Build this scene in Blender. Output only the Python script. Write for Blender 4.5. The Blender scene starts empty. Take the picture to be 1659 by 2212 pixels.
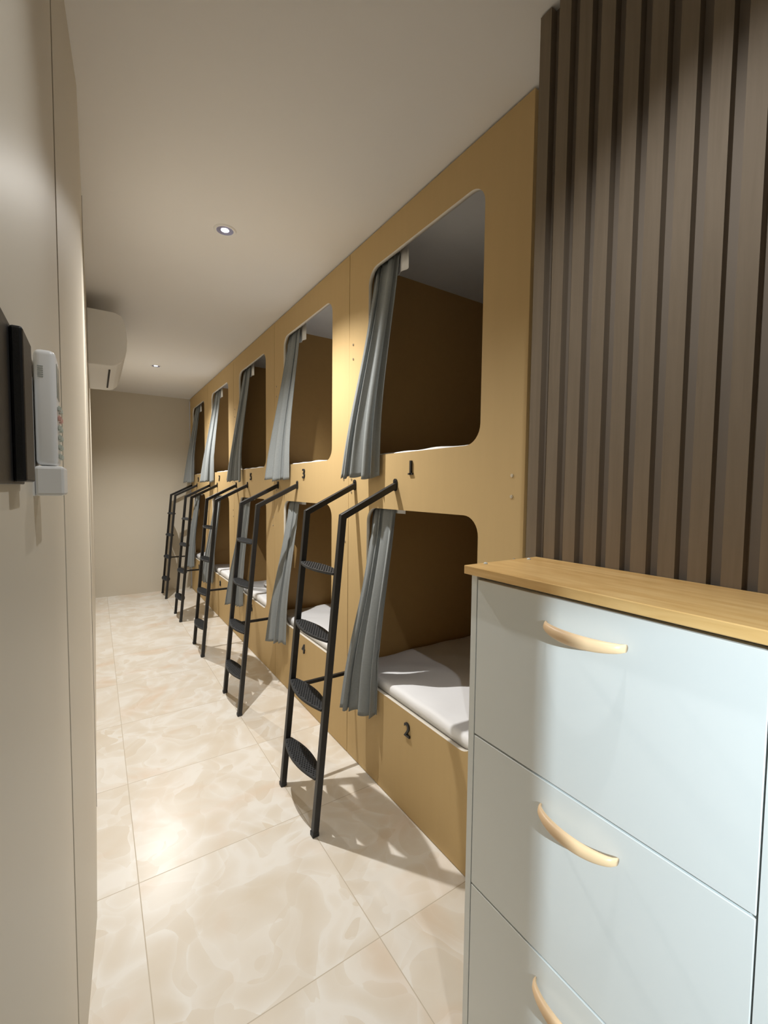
import bpy, bmesh, math, random
from mathutils import Vector, Matrix
random.seed(4)
C = bpy.context.scene.collection
XW = 1.078      # capsule front plane
HC = 2.545      # ceiling
YEND = 6.41
PITCH = 1.1
Y0 = 0.875

# ------------------------------------------------------------------ materials
def mat(name, col, rough=0.5, metal=0.0, var=0.06, nscale=8.0, bump=0.0, bscale=200.0, stretch=None, spec=0.5, emit=None, estr=0.0):
    m = bpy.data.materials.new(name); m.use_nodes = True
    nt = m.node_tree; N = nt.nodes; L = nt.links
    p = N['Principled BSDF']
    p.inputs['Roughness'].default_value = rough
    p.inputs['Metallic'].default_value = metal
    p.inputs['Specular IOR Level'].default_value = spec
    tc = N.new('ShaderNodeTexCoord'); mp = N.new('ShaderNodeMapping')
    L.new(tc.outputs['Object'], mp.inputs['Vector'])
    if stretch: mp.inputs['Scale'].default_value = stretch
    nz = N.new('ShaderNodeTexNoise'); nz.inputs['Scale'].default_value = nscale; nz.inputs['Detail'].default_value = 4
    L.new(mp.outputs['Vector'], nz.inputs['Vector'])
    mx = N.new('ShaderNodeMix'); mx.data_type = 'RGBA'
    a = [max(0, c*(1-var)) for c in col]; b = [min(1, c*(1+var)) for c in col]
    mx.inputs[6].default_value = (*a, 1); mx.inputs[7].default_value = (*b, 1)
    L.new(nz.outputs['Fac'], mx.inputs[0]); L.new(mx.outputs[2], p.inputs['Base Color'])
    if bump > 0:
        n2 = N.new('ShaderNodeTexNoise'); n2.inputs['Scale'].default_value = bscale
        L.new(mp.outputs['Vector'], n2.inputs['Vector'])
        bp = N.new('ShaderNodeBump'); bp.inputs['Strength'].default_value = bump; bp.inputs['Distance'].default_value = 0.002
        L.new(n2.outputs['Fac'], bp.inputs['Height']); L.new(bp.outputs['Normal'], p.inputs['Normal'])
    if emit:
        p.inputs['Emission Color'].default_value = (*emit, 1); p.inputs['Emission Strength'].default_value = estr
    return m

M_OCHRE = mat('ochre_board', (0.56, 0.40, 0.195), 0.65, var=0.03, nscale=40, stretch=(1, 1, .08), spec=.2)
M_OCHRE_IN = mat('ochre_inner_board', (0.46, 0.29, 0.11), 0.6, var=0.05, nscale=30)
M_RIM = mat('pale_edge_band', (0.74, 0.69, 0.60), 0.5)
M_INCEIL = mat('capsule_grey_lining', (0.68, 0.69, 0.70), 0.6)
M_WALL = mat('beige_wall_panel', (0.65, 0.60, 0.505), 0.42, var=0.03, nscale=3)
M_CEIL = mat('ceiling_paint', (0.83, 0.82, 0.81), 0.75, var=0.02, nscale=2)
M_BLACK = mat('black_powder_coat', (0.012, 0.012, 0.013), 0.42, bump=0.1, bscale=400)
M_TREAD = mat('black_rubber_tread', (0.022, 0.024, 0.027), 0.6)
M_SHEET = mat('white_cotton_sheet', (0.90, 0.90, 0.91), 0.9, var=0.02, bump=0.3, bscale=25)
M_CURT = mat('grey_curtain_cloth', (0.285, 0.305, 0.31), 1.0, var=0.10, nscale=120, bump=0.3, bscale=700, spec=.03)
M_WHITE = mat('white_plastic', (0.84, 0.84, 0.83), 0.35, var=0.01)
M_CAB = mat('white_laminate', (0.80, 0.835, 0.83), 0.3, var=0.015)
M_DARK = mat('dark_gap', (0.03, 0.028, 0.025), 0.8)
M_HANDLE = mat('light_beech', (0.84, 0.60, 0.36), 0.4, var=0.08, nscale=20, stretch=(1, .1, 1))
M_SCREW = mat('steel_screw', (0.55, 0.50, 0.42), 0.35, metal=0.9)
M_SLATBACK = mat('slat_groove', (0.26, 0.215, 0.17), 0.8, spec=.1)
M_RED = mat('red_button', (0.72, 0.42, 0.36), 0.5)
M_GBTN = mat('green_grey_button', (0.58, 0.62, 0.55), 0.5)
M_LCD = mat('lcd_grey', (0.35, 0.38, 0.36), 0.2)
M_GLOW = mat('lamp_glow', (0.9, 0.9, 1.0), 0.5, emit=(0.85, 0.88, 1.0), estr=8)
M_CONE = mat('lamp_reflector', (0.45, 0.47, 0.72), 0.25, metal=0.5)
M_STUD = mat('clear_stud', (0.75, 0.78, 0.75), 0.1)

def wood(name, c1, c2, rough, axis_scale, scale=6, spec=.5):
    m = bpy.data.materials.new(name); m.use_nodes = True
    nt = m.node_tree; N = nt.nodes; L = nt.links; p = N['Principled BSDF']
    p.inputs['Roughness'].default_value = rough; p.inputs['Specular IOR Level'].default_value = spec
    tc = N.new('ShaderNodeTexCoord'); mp = N.new('ShaderNodeMapping'); mp.inputs['Scale'].default_value = axis_scale
    L.new(tc.outputs['Object'], mp.inputs['Vector'])
    n1 = N.new('ShaderNodeTexNoise'); n1.inputs['Scale'].default_value = scale; n1.inputs['Detail'].default_value = 6; n1.inputs['Distortion'].default_value = 0.7
    L.new(mp.outputs['Vector'], n1.inputs['Vector'])
    r = N.new('ShaderNodeValToRGB'); r.color_ramp.elements[0].position = .33; r.color_ramp.elements[1].position = .68
    r.color_ramp.elements[0].color = (*c1, 1); r.color_ramp.elements[1].color = (*c2, 1)
    L.new(n1.outputs['Fac'], r.inputs['Fac']); L.new(r.outputs['Color'], p.inputs['Base Color'])
    return m
M_TOP = wood('oak_worktop', (0.70, 0.42, 0.15), (0.84, 0.56, 0.24), 0.35, (9, .9, 9))
M_SLAT = wood('walnut_slat', (0.215, 0.170, 0.122), (0.240, 0.192, 0.140), 0.7, (14, 14, .8), spec=.2)

def floor_mat():
    m = bpy.data.materials.new('cream_marble_tile'); m.use_nodes = True
    nt = m.node_tree; N = nt.nodes; L = nt.links; p = N['Principled BSDF']
    p.inputs['Specular IOR Level'].default_value = .4
    geo = N.new('ShaderNodeNewGeometry')
    off = N.new('ShaderNodeVectorMath'); off.operation = 'SUBTRACT'; off.inputs[1].default_value = (0.10, 1.075, 0)
    L.new(geo.outputs['Position'], off.inputs[0])
    dv = N.new('ShaderNodeVectorMath'); dv.operation = 'DIVIDE'; dv.inputs[1].default_value = (.608, .61, 1)
    L.new(off.outputs[0], dv.inputs[0])
    fl = N.new('ShaderNodeVectorMath'); fl.operation = 'FLOOR'; L.new(dv.outputs[0], fl.inputs[0])
    fr = N.new('ShaderNodeVectorMath'); fr.operation = 'FRACTION'; L.new(dv.outputs[0], fr.inputs[0])
    wn = N.new('ShaderNodeTexWhiteNoise'); wn.noise_dimensions = '3D'; L.new(fl.outputs[0], wn.inputs['Vector'])
    sc = N.new('ShaderNodeVectorMath'); sc.operation = 'SCALE'; sc.inputs['Scale'].default_value = 7
    L.new(wn.outputs['Color'], sc.inputs[0])
    ad = N.new('ShaderNodeVectorMath'); ad.operation = 'ADD'; L.new(off.outputs[0], ad.inputs[0]); L.new(sc.outputs[0], ad.inputs[1])
    nw = N.new('ShaderNodeTexNoise'); nw.inputs['Scale'].default_value = 3.4; nw.inputs['Detail'].default_value = 1.5
    L.new(ad.outputs[0], nw.inputs['Vector'])
    ws = N.new('ShaderNodeVectorMath'); ws.operation = 'SCALE'; ws.inputs['Scale'].default_value = .6; L.new(nw.outputs['Color'], ws.inputs[0])
    wa = N.new('ShaderNodeVectorMath'); wa.operation = 'ADD'; L.new(ad.outputs[0], wa.inputs[0]); L.new(ws.outputs[0], wa.inputs[1])
    fac = []
    for scl, o0, ft in ((5, 0, 'F1'), (8.5, 3.3, 'F1')):
        vo = N.new('ShaderNodeTexVoronoi'); vo.inputs['Scale'].default_value = scl
        sh = N.new('ShaderNodeVectorMath'); sh.operation = 'ADD'; sh.inputs[1].default_value = (o0, o0*.7, 0); L.new(wa.outputs[0], sh.inputs[0])
        L.new(sh.outputs[0], vo.inputs['Vector'])
        sep = N.new('ShaderNodeSeparateColor'); L.new(vo.outputs['Color'], sep.inputs[0])
        pw = N.new('ShaderNodeMath'); pw.operation = 'POWER'; pw.inputs[1].default_value = 2.2; L.new(vo.outputs['Distance'], pw.inputs[0])
        mu = N.new('ShaderNodeMath'); mu.operation = 'MULTIPLY'; L.new(sep.outputs[0], mu.inputs[0]); L.new(pw.outputs[0], mu.inputs[1])
        fac.append(mu.outputs[0])
    su = N.new('ShaderNodeMath'); su.operation = 'ADD'; L.new(fac[0], su.inputs[0]); L.new(fac[1], su.inputs[1])
    nc = N.new('ShaderNodeTexNoise'); nc.inputs['Scale'].default_value = 4.5; nc.inputs['Detail'].default_value = 5; nc.inputs['Distortion'].default_value = .6
    L.new(ad.outputs[0], nc.inputs['Vector'])
    nm = N.new('ShaderNodeMath'); nm.operation = 'MULTIPLY_ADD'; nm.inputs[1].default_value = .6; L.new(nc.outputs['Fac'], nm.inputs[0]); L.new(su.outputs[0], nm.inputs[2])
    vr = N.new('ShaderNodeValToRGB')
    vr.color_ramp.elements[0].position = .16; vr.color_ramp.elements[0].color = (.725, .645, .53, 1)
    vr.color_ramp.elements[1].position = .84; vr.color_ramp.elements[1].color = (.85, .82, .765, 1)
    L.new(nm.outputs[0], vr.inputs['Fac'])
    n3 = N.new('ShaderNodeTexNoise'); n3.inputs['Scale'].default_value = 2.2; n3.inputs['Detail'].default_value = 3; n3.inputs['Distortion'].default_value = 1.0
    L.new(ad.outputs[0], n3.inputs['Vector'])
    r3 = N.new('ShaderNodeValToRGB'); r3.color_ramp.elements[0].position = .56; r3.color_ramp.elements[0].color = (0, 0, 0, 1)
    r3.color_ramp.elements[1].position = .85; r3.color_ramp.elements[1].color = (.75, .75, .75, 1)
    L.new(n3.outputs['Fac'], r3.inputs['Fac'])
    m2 = N.new('ShaderNodeMix'); m2.data_type = 'RGBA'; m2.inputs[7].default_value = (.72, .50, .32, 1)
    L.new(r3.outputs['Color'], m2.inputs[0]); L.new(vr.outputs['Color'], m2.inputs[6])
    sx = N.new('ShaderNodeSeparateXYZ'); L.new(fr.outputs[0], sx.inputs[0])
    def edge(o):
        a = N.new('ShaderNodeMath'); a.operation = 'SUBTRACT'; a.inputs[1].default_value = .5; L.new(o, a.inputs[0])
        b = N.new('ShaderNodeMath'); b.operation = 'ABSOLUTE'; L.new(a.outputs[0], b.inputs[0])
        c = N.new('ShaderNodeMath'); c.operation = 'GREATER_THAN'; c.inputs[1].default_value = .4976; L.new(b.outputs[0], c.inputs[0])
        return c.outputs[0]
    mxg = N.new('ShaderNodeMath'); mxg.operation = 'MAXIMUM'; L.new(edge(sx.outputs[0]), mxg.inputs[0]); L.new(edge(sx.outputs[1]), mxg.inputs[1])
    m3 = N.new('ShaderNodeMix'); m3.data_type = 'RGBA'; m3.inputs[7].default_value = (.57, .50, .40, 1)
    L.new(mxg.outputs[0], m3.inputs[0]); L.new(m2.outputs[2], m3.inputs[6])
    L.new(m3.outputs[2], p.inputs['Base Color'])
    rr = N.new('ShaderNodeMapRange'); rr.inputs[3].default_value = .28; rr.inputs[4].default_value = .7
    L.new(mxg.outputs[0], rr.inputs[0]); L.new(rr.outputs[0], p.inputs['Roughness'])
    return m
M_FLOOR = floor_mat()

# ------------------------------------------------------------------ helpers
def link(o): C.objects.link(o); return o
def par(o, p):
    if p is not None:
        o.parent = p; o.matrix_parent_inverse = Matrix.Translation(p.location).inverted()
    return o
def meta(o, label=None, category=None, group=None, kind=None):
    if label: o['label'] = label
    if category: o['category'] = category
    if group: o['group'] = group
    if kind: o['kind'] = kind
    return o
def empty(name, loc):
    o = bpy.data.objects.new(name, None); o.empty_display_size = .1; o.location = loc; return link(o)
def from_bm(name, bm, mats, parent=None, smooth=False, origin=None):
    bmesh.ops.recalc_face_normals(bm, faces=bm.faces)
    if origin is None:
        lo = Vector([min(v.co[i] for v in bm.verts) for i in range(3)]); hi = Vector([max(v.co[i] for v in bm.verts) for i in range(3)])
        origin = (lo+hi)/2; origin.z = lo.z
    origin = Vector(origin)
    bmesh.ops.translate(bm, verts=bm.verts, vec=-origin)
    me = bpy.data.meshes.new(name); bm.to_mesh(me); bm.free()
    for m in (mats if isinstance(mats, (list, tuple)) else [mats]): me.materials.append(m)
    if smooth:
        for f in me.polygons: f.use_smooth = True
    o = bpy.data.objects.new(name, me); o.location = origin; link(o); par(o, parent)
    return o
def add_box(bm, lo, hi, mi=0):
    r = bmesh.ops.create_cube(bm, size=1)
    for v in r['verts']:
        v.co = Vector([lo[i]+(v.co[i]+.5)*(hi[i]-lo[i]) for i in range(3)])
    for f in set(f for v in r['verts'] for f in v.link_faces): f.material_index = mi
    return r['verts']
def box(name, lo, hi, m, parent=None, bevel=0.0, seg=2):
    bm = bmesh.new(); add_box(bm, lo, hi)
    if bevel: bmesh.ops.bevel(bm, geom=bm.edges[:], offset=bevel, segments=seg, affect='EDGES', profile=.5)
    return from_bm(name, bm, m, parent, smooth=False)
def copy_tree(root, delta):
    r = root.copy(); r.location = root.location + Vector(delta); link(r)
    def rec(src, dst):
        for ch in list(src.children):
            if ch == dst: continue
            inv = ch.matrix_parent_inverse.copy()
            c = ch.copy(); link(c); c.parent = dst; c.matrix_parent_inverse = inv; rec(ch, c)
    rec(root, r)
    return r
def cyl_x(bm, c, r, h, seg=16, mi=0):
    mtx = Matrix.Translation(c) @ Matrix.Rotation(math.pi/2, 4, 'Y')
    rr = bmesh.ops.create_cone(bm, cap_ends=True, segments=seg, radius1=r, radius2=r, depth=h, matrix=mtx)
    return rr['verts']
def rrect(x0, y0, x1, y1, r, n=8):
    pts = []
    for cx, cy, a0 in ((x1-r, y1-r, 0), (x0+r, y1-r, 90), (x0+r, y0+r, 180), (x1-r, y0+r, 270)):
        for i in range(n+1):
            a = math.radians(a0+90*i/n); pts.append((cx+r*math.cos(a), cy+r*math.sin(a)))
    return pts

# ------------------------------------------------------------------ room shell
YS = 1.13
def structure(name, lo, hi, m):
    o = box(name, lo, hi, m); o['kind'] = 'structure'; return o
structure('floor', (-.35, -2.1, -.1), (3.3, YEND+.15, 0), M_FLOOR)
structure('ceiling', (-.35, -2.1, HC), (3.3, YEND+.15, HC+.1), M_CEIL)
structure('wall_far', (-.35, YEND, 0), (XW, YEND+.12, HC), M_WALL)
bm = bmesh.new()
pl_ = [(-.2, YS+.003), (-.0535, YS+.003), (-.022, 1.62), (-.022, YEND), (-.2, YEND)]
a = [bm.verts.new((x, y, 0)) for x, y in pl_]; b = [bm.verts.new((x, y, HC)) for x, y in pl_]
for i in range(5): bm.faces.new((a[i], a[(i+1) % 5], b[(i+1) % 5], b[i]))
bm.faces.new(a[::-1]); bm.faces.new(b)
o = from_bm('wall_left', bm, M_WALL); o['kind'] = 'structure'
structure('wall_left_near', (-.2, -2.0, 0), (-.055, YS, HC), M_WALL)
structure('trim_1', (-.2, YS, 0), (-.058, YS+.003, HC), M_DARK)
structure('trim_2', (-.022, 2.20, 0), (-.0208, 2.205, HC), M_DARK)
structure('wall_right', (.967, -2.0, 0), (1.10, .745, HC), M_WALL)
structure('wall_back', (-.2, -2.1, 0), (1.1, -2.0, HC), M_WALL)
structure('light_blocker', (-.055, -.36, 0), (.272, -.32, HC), M_WALL)  # unseen panel added behind the camera to cut the cool light's edge

# slat panel
bm = bmesh.new()
add_box(bm, (.958, -1.2, 0.0), (.967, .75, HC), 1)
y = .75
while y > -1.15:
    add_box(bm, (.937, y-.031, 0.0), (.958, y, HC-.004), 0)
    y -= .0535
slat = from_bm('slatted_wall_panel', bm, [M_SLAT, M_SLATBACK])
meta(slat, 'dark walnut vertical slatted wall panel behind white cabinet', 'wall panel')

# ------------------------------------------------------------------ capsule bunks
def capsule(idx):
    y0 = Y0 + idx*PITCH; w = PITCH-.005
    root = empty('capsule_bunk', (XW, y0+w/2, 0))
    cu = bpy.data.curves.new('tmp', 'CURVE'); cu.dimensions = '2D'; cu.fill_mode = 'BOTH'; cu.extrude = .009
    zt = HC-.008
    for pts in ([(0, 0.004), (w, 0.004), (w, zt), (0, zt)], rrect(.187, .45, .915, 1.295, .07), rrect(.187, 1.537, .915, 2.388, .07)):
        sp = cu.splines.new('POLY'); sp.points.add(len(pts)-1); sp.use_cyclic_u = True
        for i, (a, b) in enumerate(pts): sp.points[i].co = (a, b, 0, 1)
    tmp = bpy.data.objects.new('tmp', cu); C.objects.link(tmp)
    dg = bpy.context.evaluated_depsgraph_get(); dg.update()
    me = bpy.data.meshes.new_from_object(tmp.evaluated_get(dg))
    bm = bmesh.new(); bm.from_mesh(me)
    bpy.data.objects.remove(tmp); bpy.data.meshes.remove(me)
    bmesh.ops.remove_doubles(bm, verts=bm.verts, dist=1e-5)
    for v in bm.verts: v.co = Vector((XW+.009+v.co.z, y0+v.co.x, v.co.y))
    bmesh.ops.recalc_face_normals(bm, faces=bm.faces)
    for f in bm.faces:
        f.material_index = 0
        if abs(f.normal.x) < .5:
            c = f.calc_center_median()
            if .1 < c.y-y0 < w-.1 and .1 < c.z < 2.45: f.material_index = 1
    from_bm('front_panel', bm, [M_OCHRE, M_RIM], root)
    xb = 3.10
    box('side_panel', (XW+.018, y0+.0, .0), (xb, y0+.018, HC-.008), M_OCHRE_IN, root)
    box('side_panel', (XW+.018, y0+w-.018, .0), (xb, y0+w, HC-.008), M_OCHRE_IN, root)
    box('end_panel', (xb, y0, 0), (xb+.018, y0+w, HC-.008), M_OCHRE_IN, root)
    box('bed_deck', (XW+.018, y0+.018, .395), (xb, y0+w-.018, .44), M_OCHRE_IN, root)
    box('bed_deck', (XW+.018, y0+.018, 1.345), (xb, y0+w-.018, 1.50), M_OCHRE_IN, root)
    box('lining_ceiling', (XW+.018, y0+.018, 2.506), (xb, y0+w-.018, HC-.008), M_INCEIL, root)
    for zr in (1.325, 2.44):
        box('curtain_rail', (1.132, y0+.02, zr), (1.148, y0+w-.02, zr+.016), M_WHITE, root, .003)
    for (yy, zz) in ((.047, 1.43), (.047, 1.365), (w-.03, 1.43), (w-.03, 1.365), (w-.04+1e-3, 2.09), (w-.04, 2.02), (.03, 1.17), (.03, 1.11)):
        bm = bmesh.new(); cyl_x(bm, (XW-.001, y0+yy, zz), .0055, .003, 14); cyl_x(bm, (XW-.0028, y0+yy, zz), .0025, .0012, 6)
        from_bm('screw', bm, M_SCREW, root)
    for k, zz in ((idx*2+1, 1.468), (idx*2+2, .372)):
        cu = bpy.data.curves.new('tmp', 'FONT'); cu.body = str(k); cu.size = .082; cu.extrude = .004; cu.offset = .0008
        cu.align_x = 'CENTER'; cu.align_y = 'CENTER'
        tmp = bpy.data.objects.new('tmp', cu); C.objects.link(tmp)
        dg = bpy.context.evaluated_depsgraph_get(); dg.update()
        me = bpy.data.meshes.new_from_object(tmp.evaluated_get(dg)); bpy.data.objects.remove(tmp)
        bm = bmesh.new(); bm.from_mesh(me); bpy.data.meshes.remove(me)
        if k == 1:
            zs = [v.co.y for v in bm.verts]; xs = [v.co.x for v in bm.verts]
            x1 = max(xs); add_box(bm, (x1-.020, min(zs), -.004), (x1+.008, min(zs)+.007, .004))
        for v in bm.verts: v.co = Vector((XW-.0042-v.co.z, y0+.565-v.co.x, zz+v.co.y))
        s = from_bm('number_sign', bm, M_BLACK, root)
        s['label'] = 'black raised numeral %d' % k
    meta(root, 'ochre double-deck sleeping capsule with rounded openings, numbered %d and %d' % (idx*2+1, idx*2+2), 'capsule bed', 'row of sleeping capsules')
    return root
for i in range(5): capsule(i)

def mattress(y0, z, h):
    bm = bmesh.new()
    nx, ny = 60, 34
    lo = (1.099, y0+.024); hi = (3.05, y0+1.07)
    vs = {}
    for i in range(nx+1):
        for j in range(ny+1):
            x = lo[0]+(hi[0]-lo[0])*(i/nx)**1.6; yy = lo[1]+(hi[1]-lo[1])*j/ny
            e = min(x-lo[0], hi[0]-x, yy-lo[1], hi[1]-yy)
            r = .018
            drop = 0 if e > r else r-math.sqrt(max(0, r*r-(r-e)**2))
            wr = .0025*math.sin(23*x+9*yy+2*math.sin(11*yy))+.002*math.sin(31*yy-13*x)
            vs[i, j] = bm.verts.new((x, yy, z+h-drop+wr*(1 if e > .0 else 0)))
    for i in range(nx):
        for j in range(ny): bm.faces.new((vs[i, j], vs[i+1, j], vs[i+1, j+1], vs[i, j+1]))
    per = [(i, 0) for i in range(nx)]+[(nx, j) for j in range(ny)]+[(i, ny) for i in range(nx, 0, -1)]+[(0, j) for j in range(ny, 0, -1)]
    low = [bm.verts.new((vs[p].co.x, vs[p].co.y, z+.001)) for p in per]
    for k in range(len(per)):
        k2 = (k+1) % len(per); bm.faces.new((vs[per[k]], vs[per[k2]], low[k2], low[k]))
    bm.faces.new(low)
    return from_bm('mattress', bm, M_SHEET, None, smooth=True)
mL = mattress(Y0, .44, .056); meta(mL, 'white sheeted mattress in lower sleeping capsule', 'mattress', 'capsule mattresses')
mU = mattress(Y0, 1.50, .046); meta(mU, 'white sheeted mattress in upper sleeping capsule', 'mattress', 'capsule mattresses')
for i in range(1, 5):
    for s in (mL, mU):
        o = s.copy(); o.location = s.location+Vector((0, PITCH*i, 0)); link(o)

def pillow(loc):
    bm = bmesh.new(); bmesh.ops.create_uvsphere(bm, u_segments=32, v_segments=18, radius=1)
    for v in bm.verts:
        x, yy, z = v.co
        f = lambda a: math.copysign(abs(a)**.6, a)
        e = max(abs(f(x)), abs(f(yy)))
        v.co = Vector((f(x)*.15, f(yy)*.22, z*.028*(1-.25*e)+.028)) + Vector(loc)
    o = from_bm('pillow', bm, M_SHEET, None, smooth=True)
    return meta(o, 'flat white pillow on lower capsule mattress', 'pillow', 'capsule pillows')
pl = pillow((1.38, Y0+2*PITCH+.62, .499))
o = pl.copy(); o.location = pl.location+Vector((0, PITCH, 0)); link(o)

# ------------------------------------------------------------------ curtains
def sstep(a, b, t):
    t = max(0, min(1, (t-a)/(b-a))); return t*t*(3-2*t)
def curtain(y0, zt, zb, seed):
    rnd = random.Random(seed)
    root = empty('curtain', (1.14, y0+.86, zb))
    NU, NV = 150, 46
    ph = rnd.uniform(0, 6); p2 = rnd.uniform(0, 6); p3 = rnd.uniform(0, 6); off = rnd.uniform(-.010, .012)
    def P(u, t):
        yf = .925 - .022*sstep(0, .15, t) + .058*sstep(.28, .9, t)
        yn = .752 + .040*t + off*t
        xf = 1.130-.168*t**.85
        xn = 1.138-.082*sstep(-.2, .85, t)
        yy = yf+(yn-yf)*u; x = xf+(xn-xf)*u
        w = u+.05*math.sin(2*math.pi*u*1.3+p2+.5*t)+.025*math.sin(2*math.pi*u*2.7+p3-.8*t)
        s = math.sin(2*math.pi*4.0*w+ph+.35*math.sin(2.2*t+ph))
        s2 = math.sin(2*math.pi*7.7*w+p3+.6*t)
        amp = .007+.009*t*(.55+.45*math.sin(4*u+p2))
        x += amp*s+.004*s2*(.5+.5*t)
        yy += .006*math.sin(2*math.pi*5.6*w+p2+.7*t)
        x = min(x, 1.2-.134*sstep(.3, .74, t))
        if 1.055 < x < 1.10: yy = min(yy, .911)
        z = zt+(zb-zt)*t+.006*s*t+.004*math.sin(9*u+p3)*t
        return Vector((x, y0+yy, z))
    bm = bmesh.new(); g = [[bm.verts.new(P(i/NU, j/NV)) for j in range(NV+1)] for i in range(NU+1)]
    for i in range(NU):
        for j in range(NV): bm.faces.new((g[i][j], g[i+1][j], g[i+1][j+1], g[i][j+1]))
    cl = from_bm('cloth', bm, M_CURT, root, smooth=True)
    so = cl.modifiers.new('thick', 'SOLIDIFY'); so.thickness = .0022
    bm = bmesh.new(); HN = 24; ht = .105 if zt > 2 else .05
    hv = [[bm.verts.new((1.146+.005*math.sin(i*.9), y0+.93-.232*i/HN, zt+.022-ht*j)) for j in range(2)] for i in range(HN+1)]
    for i in range(HN): bm.faces.new((hv[i][0], hv[i+1][0], hv[i+1][1], hv[i][1]))
    h = from_bm('header_tape', bm, M_WHITE, root, smooth=True); so = h.modifiers.new('thick', 'SOLIDIFY'); so.thickness = .002
    h['label'] = 'white curtain header tape'
    return root
for i in range(5):
    c = curtain(Y0+i*PITCH, 2.418, 1.435, i+1)
    meta(c, 'grey fabric curtain gathered open, draped out of upper capsule', 'curtain', 'capsule curtains')
    c = curtain(Y0+i*PITCH, 1.302, .335, i+21)
    meta(c, 'grey fabric curtain gathered open, draped out of lower capsule', 'curtain', 'capsule curtains')

# ------------------------------------------------------------------ ladders
def sweep_xz(bm, pts, yc, hw, hh):
    n = len(pts); rings = []
    for i, p in enumerate(pts):
        p = Vector(p)
        d1 = (p-Vector(pts[i-1])).normalized() if i > 0 else None
        d2 = (Vector(pts[i+1])-p).normalized() if i < n-1 else None
        d = ((d1 or d2)+(d2 or d1)).normalized()
        nrm = Vector((-d.y, d.x)); k = 1/max(.3, nrm.dot(Vector((-(d1 or d2).y, (d1 or d2).x))))
        a = p+nrm*hh*k; b = p-nrm*hh*k
        rings.append([bm.verts.new((a.x, yc-hw, a.y)), bm.verts.new((a.x, yc+hw, a.y)), bm.verts.new((b.x, yc+hw, b.y)), bm.verts.new((b.x, yc-hw, b.y))])
    for i in range(n-1):
        for j in range(4): bm.faces.new((rings[i][j], rings[i][(j+1) % 4], rings[i+1][(j+1) % 4], rings[i+1][j]))
    bm.faces.new(rings[0]); bm.faces.new(rings[-1][::-1])
YA, YB = 1.552, 1.905
def ladder():
    root = empty('bunk_ladder', (.70, (YA+YB)/2, 0))
    legx = lambda z: .705+.118*z/1.27
    for yc in (YA, YB):
        bm = bmesh.new(); sweep_xz(bm, [(XW-.004, 1.398), (.823, 1.272), (.705, 0.006)], yc, .0125, .0125)
        o = from_bm('leg', bm, M_BLACK, root); b = o.modifiers.new('b', 'BEVEL'); b.width = .002; b.segments = 2
        bm = bmesh.new()
        pr = rrect(yc-.013, 1.375, yc+.013, 1.428, .0129, 6)
        f = bm.faces.new([bm.verts.new((XW-.0005, a, b_)) for a, b_ in pr])
        r = bmesh.ops.extrude_face_region(bm, geom=[f]); bmesh.ops.translate(bm, verts=[v for v in r['geom'] if isinstance(v, bmesh.types.BMVert)], vec=(-.005, 0, 0))
        cyl_x(bm, (XW-.006, yc, 1.415), .005, .004, 12)
        from_bm('mounting_plate', bm, M_BLACK, root)
        box('foot_cap', (.705-.014, yc-.014, 0), (.705+.014, yc+.014, .018), M_TREAD, root, .002)
    hl = (YB-YA)/2-.0125; ym = (YA+YB)/2
    for z in (1.037, .767, .492, .217):
        bm = bmesh.new(); xm = legx(z); up = []; N_ = 24
        d = lambda t: .015+.029*(1-t*t)
        for i in range(N_+1):
            t = -1+2*i/N_; up.append((xm-d(t), ym+hl*t))
        for i in range(N_+1):
            t = 1-2*i/N_; up.append((xm+d(t), ym+hl*t))
        f = bm.faces.new([bm.verts.new((a, b_, z)) for a, b_ in up])
        r = bmesh.ops.extrude_face_region(bm, geom=[f]); bmesh.ops.translate(bm, verts=[v for v in r['geom'] if isinstance(v, bmesh.types.BMVert)], vec=(0, 0, .009))
        yy = -hl+.02; row = 0
        while yy < hl-.015:
            t = yy/hl
            for k in range(-3, 4):
                xx = k*.012+(.006 if row % 2 else 0)
                if abs(xx) < d(t)-.007:
                    bmesh.ops.create_cone(bm, cap_ends=True, segments=8, radius1=.0036, radius2=.002, depth=.004, matrix=Matrix.Translation((xm+xx, ym+yy, z+.011)))
            yy += .011; row += 1
        from_bm('step', bm, M_TREAD, root)
    box('brace', (legx(.48)+.011, YB-.008, .452), (XW-.001, YB+.008, .468), M_BLACK, root, .0015)
    return meta(root, 'black steel ladder with oval treads hooked to capsule front', 'ladder', 'capsule ladders')
ld = ladder()
for i in range(1, 5): copy_tree(ld, (0, PITCH*i*.995, 0))

# ------------------------------------------------------------------ shoe cabinet
XF = .700
cab = empty('shoe_cabinet', (.82, .435, 0))
bm = bmesh.new()
add_box(bm, (XF, .689, 0), (.935, .705, 1.196)); add_box(bm, (XF, .165, 0), (.935, .181, 1.196))
add_box(bm, (XF+.03, .181, 1.18), (.935, .689, 1.196)); add_box(bm, (.925, .181, .0), (.935, .689, 1.18))
add_box(bm, (XF+.004, .181, 0), (XF+.02, .689, .138))
from_bm('body', bm, M_CAB, cab)
box('inner_liner', (XF+.022, .183, .12), (XF+.03, .687, 1.178), M_DARK, cab)
box('top_board', (.686, .15, 1.198), (.9355, .716, 1.217), M_TOP, cab, .0015)
for k, (yy, xx) in enumerate(((.703, .74), (.695, .88))):
    bm = bmesh.new(); bmesh.ops.create_uvsphere(bm, u_segments=12, v_segments=8, radius=.005)
    for v in bm.verts: v.co = Vector((v.co.x+xx, v.co.y+yy, max(v.co.z, 0)*.8+1.217))
    from_bm('stud', bm, M_STUD, cab, smooth=True)
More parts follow.
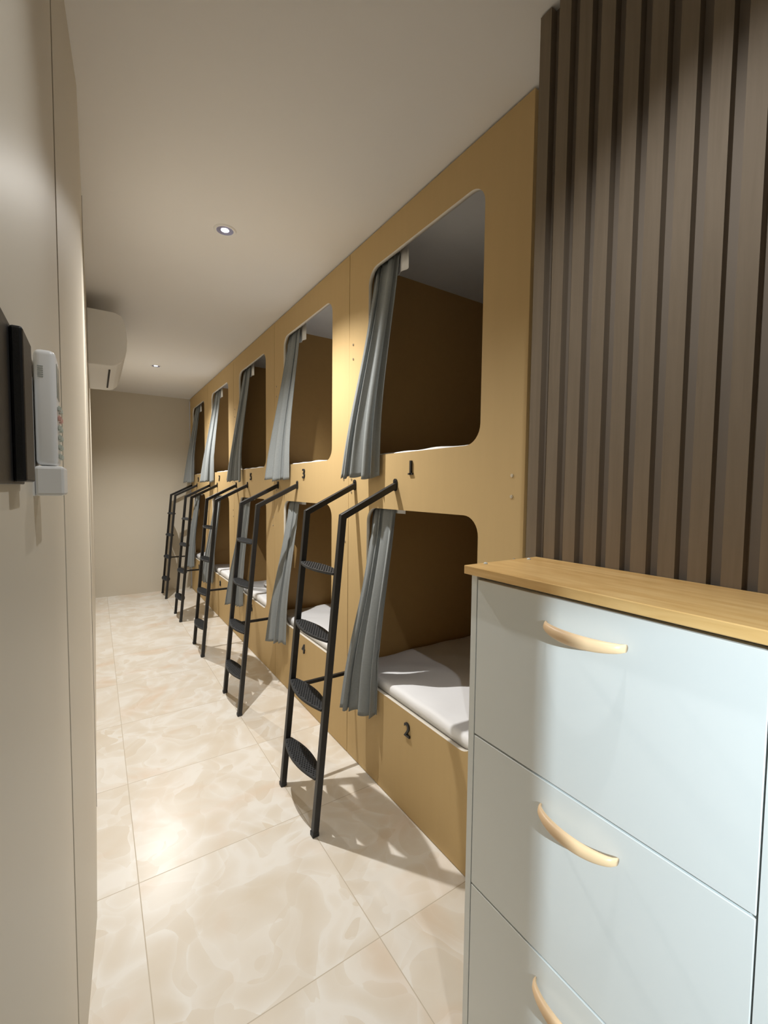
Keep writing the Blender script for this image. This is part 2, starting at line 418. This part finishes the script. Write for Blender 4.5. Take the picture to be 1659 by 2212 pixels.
def bow_handle(zc, parent):
    bm = bmesh.new(); n = 32; rings = []
    for i in range(n+1):
        t = -1+2*i/n
        yy = .432+.074*t
        q = max(0, 1-t*t)
        px = XF-.006-.026*q**.6
        dz = -.004*q
        hh = .0065+.005*q**.7; ht = .006+.0035*q
        rings.append([bm.verts.new((px+ht*math.cos(a), yy, zc+dz+hh*math.sin(a))) for a in [2*math.pi*k/16 for k in range(16)]])
    for i in range(n):
        for k in range(16): bm.faces.new((rings[i][k], rings[i][(k+1) % 16], rings[i+1][(k+1) % 16], rings[i+1][k]))
    bm.faces.new(rings[0]); bm.faces.new(rings[-1][::-1])
    o = from_bm('handle', bm, M_HANDLE, parent, smooth=True); o['label'] = 'curved light wooden bow handle'
    return o
for z0, z1 in ((.8405, 1.188), (.4905, .8365), (.1405, .4865)):
    d = box('drawer', (XF, .1835, z0), (XF+.018, .6865, z1), M_CAB, cab, .0012)
    h = bow_handle(z1-.050, None)
    h.parent = d; h.matrix_parent_inverse = Matrix.Translation(d.location).inverted()
meta(cab, 'white shoe cabinet with tilting drawers, oak top and wooden handles', 'cabinet')

# ------------------------------------------------------------------ air conditioner
ac = empty('air_conditioner', (.07, 3.6, 2.10))
prof = [(-.022, 2.44), (.12, 2.44), (.160, 2.425), (.178, 2.36), (.185, 2.28), (.181, 2.22), (.172, 2.178), (.155, 2.145), (.13, 2.123), (.10, 2.113), (-.022, 2.11)]
n_ = len(prof)
bm = bmesh.new(); a = [bm.verts.new((x, 3.2, z)) for x, z in prof]; b = [bm.verts.new((x, 4.02, z)) for x, z in prof]
for i in range(n_):
    j = (i+1) % n_; bm.faces.new((a[i], a[j], b[j], b[i]))
bm.faces.new(a); bm.faces.new(b[::-1])
o = from_bm('housing', bm, M_WHITE, ac); bv = o.modifiers.new('b', 'BEVEL'); bv.width = .006; bv.segments = 3
box('air_outlet', (.086, 3.30, 2.1085), (.096, 3.90, 2.1135), M_DARK, ac)
meta(ac, 'white split air conditioner mounted high on beige wall', 'air conditioner')

# ------------------------------------------------------------------ downlights
def ring(bm, c, r0, r1, z0, z1, seg=40):
    A = []
    for k in range(seg):
        an = 2*math.pi*k/seg; A.append([bm.verts.new((c[0]+r*math.cos(an), c[1]+r*math.sin(an), z)) for r, z in ((r0, z0), (r1, z1))])
    for k in range(seg): bm.faces.new((A[k][0], A[(k+1) % seg][0], A[(k+1) % seg][1], A[k][1]))
def downlight(x, y, energy, cone=140, blend=.6, col=(1, .975, .93)):
    root = empty('downlight', (x, y, HC-.012))
    bm = bmesh.new(); ring(bm, (x, y), .050, .046, HC, HC-.005); ring(bm, (x, y), .046, .037, HC-.005, HC-.004); ring(bm, (x, y), .037, .0365, HC-.004, HC-.001)
    from_bm('trim_ring', bm, M_WHITE, root, smooth=True, origin=(x, y, HC-.005))
    bm = bmesh.new(); ring(bm, (x, y), .0365, .018, HC-.0035, HC-.0012)
    from_bm('reflector', bm, M_CONE, root, smooth=True, origin=(x, y, HC-.003))
    bm = bmesh.new(); bmesh.ops.create_circle(bm, cap_ends=True, segments=24, radius=.0165, matrix=Matrix.Translation((x, y, HC-.002)))
    from_bm('lamp', bm, M_GLOW, root, origin=(x, y, HC-.002))
    l = bpy.data.lights.new('lamp_light', 'SPOT'); l.energy = energy; l.spot_size = math.radians(cone); l.spot_blend = blend; l.shadow_soft_size = .012
    l.color = col
    o = bpy.data.objects.new('lamp_light', l); o.location = (x, y, HC-.03); link(o); par(o, root)
    meta(root, 'small round recessed ceiling downlight, glowing white', 'ceiling light', 'ceiling downlights')
downlight(.515, 2.12, 150, 134, 1.0)
downlight(.515, 4.83, 150, 140, 1.0)
downlight(.50, .33, 27, 112, .8, (.97, .985, 1))

# ------------------------------------------------------------------ wall items
rem = empty('remote_control', (-.044, .62, 1.407))
bm = bmesh.new(); add_box(bm, (-.0525, .60, 1.4065), (-.033, .648, 1.531)); bmesh.ops.bevel(bm, geom=bm.edges[:], offset=.006, segments=4, affect='EDGES', profile=.5)
from_bm('body', bm, M_WHITE, rem, smooth=True)
box('display', (-.0335, .606, 1.482), (-.0325, .642, 1.518), M_LCD, rem)
for r_ in range(6):
    for c_ in range(2):
        bm = bmesh.new(); yb = .613+.022*c_; zb = 1.470-.0105*r_
        add_box(bm, (-.0335, yb-.006, zb-.003), (-.0295, yb+.006, zb+.003)); bmesh.ops.bevel(bm, geom=bm.edges[:], offset=.0012, segments=2, affect='EDGES')
        from_bm('button', bm, M_RED if r_ == 1 else M_GBTN, rem)
bm = bmesh.new()
for k in range(6): add_box(bm, (-.049, .5997, 1.512-.0022*k), (-.044, .6005, 1.5129-.0022*k))
from_bm('vent', bm, M_LCD, rem)
meta(rem, 'white air conditioner remote with coloured buttons in wall cradle', 'remote control')
hd = empty('remote_holder', (-.05, .62, 1.374))
box('back_plate', (-.055, .594, 1.374), (-.0535, .654, 1.50), M_WHITE, hd)
box('cradle', (-.0535, .594, 1.374), (-.0275, .654, 1.406), M_WHITE, hd, .003)
meta(hd, 'white plastic remote cradle fixed to beige wall', 'remote holder')
sw = empty('wall_switch', (-.05, .42, 1.386))
box('back_plate', (-.055, .34, 1.386), (-.0518, .50, 1.508), M_BLACK, sw, .001)
box('rocker', (-.0518, .435, 1.388), (-.0435, .490, 1.506), M_BLACK, sw, .002)
meta(sw, 'glossy black wall switch panel beside white remote', 'wall switch')

# ------------------------------------------------------------------ lights
# cool lamp in the entrance behind the added light blocker, aimed at the cabinet
l = bpy.data.lights.new('entrance_light', 'SPOT'); l.energy = 150; l.spot_size = math.radians(38); l.spot_blend = .45; l.shadow_soft_size = .008
l.color = (.78, .92, 1)
o = link(bpy.data.objects.new('entrance_light', l)); o.location = (.005, -.9, 1.55)
o.rotation_euler = (Vector((.7, .33, .75))-o.location).to_track_quat('-Z', 'Y').to_euler()
w = bpy.data.worlds.new('w'); bpy.context.scene.world = w; w.use_nodes = True
w.node_tree.nodes['Background'].inputs[0].default_value = (.9, .85, .78, 1); w.node_tree.nodes['Background'].inputs[1].default_value = .15

# ------------------------------------------------------------------ camera
th, ph, ro = math.radians(33.3), .0536, .011
F = Vector((math.sin(th)*math.cos(ph), math.cos(th)*math.cos(ph), -math.sin(ph)))
R0 = Vector((math.cos(th), -math.sin(th), 0)); U0 = R0.cross(F)
R = R0*math.cos(ro)+U0*math.sin(ro); U = U0*math.cos(ro)-R0*math.sin(ro)
cam = bpy.data.cameras.new('camera'); cam.sensor_fit = 'HORIZONTAL'; cam.sensor_width = 36; cam.lens = 950/1659*36; cam.clip_start = .01
co = bpy.data.objects.new('camera', cam); link(co)
co.matrix_world = Matrix(((R.x, U.x, -F.x, 0), (R.y, U.y, -F.y, 0), (R.z, U.z, -F.z, 1.386), (0, 0, 0, 1)))
bpy.context.scene.camera = co
vs_ = bpy.context.scene.view_settings; vs_.view_transform = 'Standard'; vs_.exposure = 0; vs_.look = 'None'
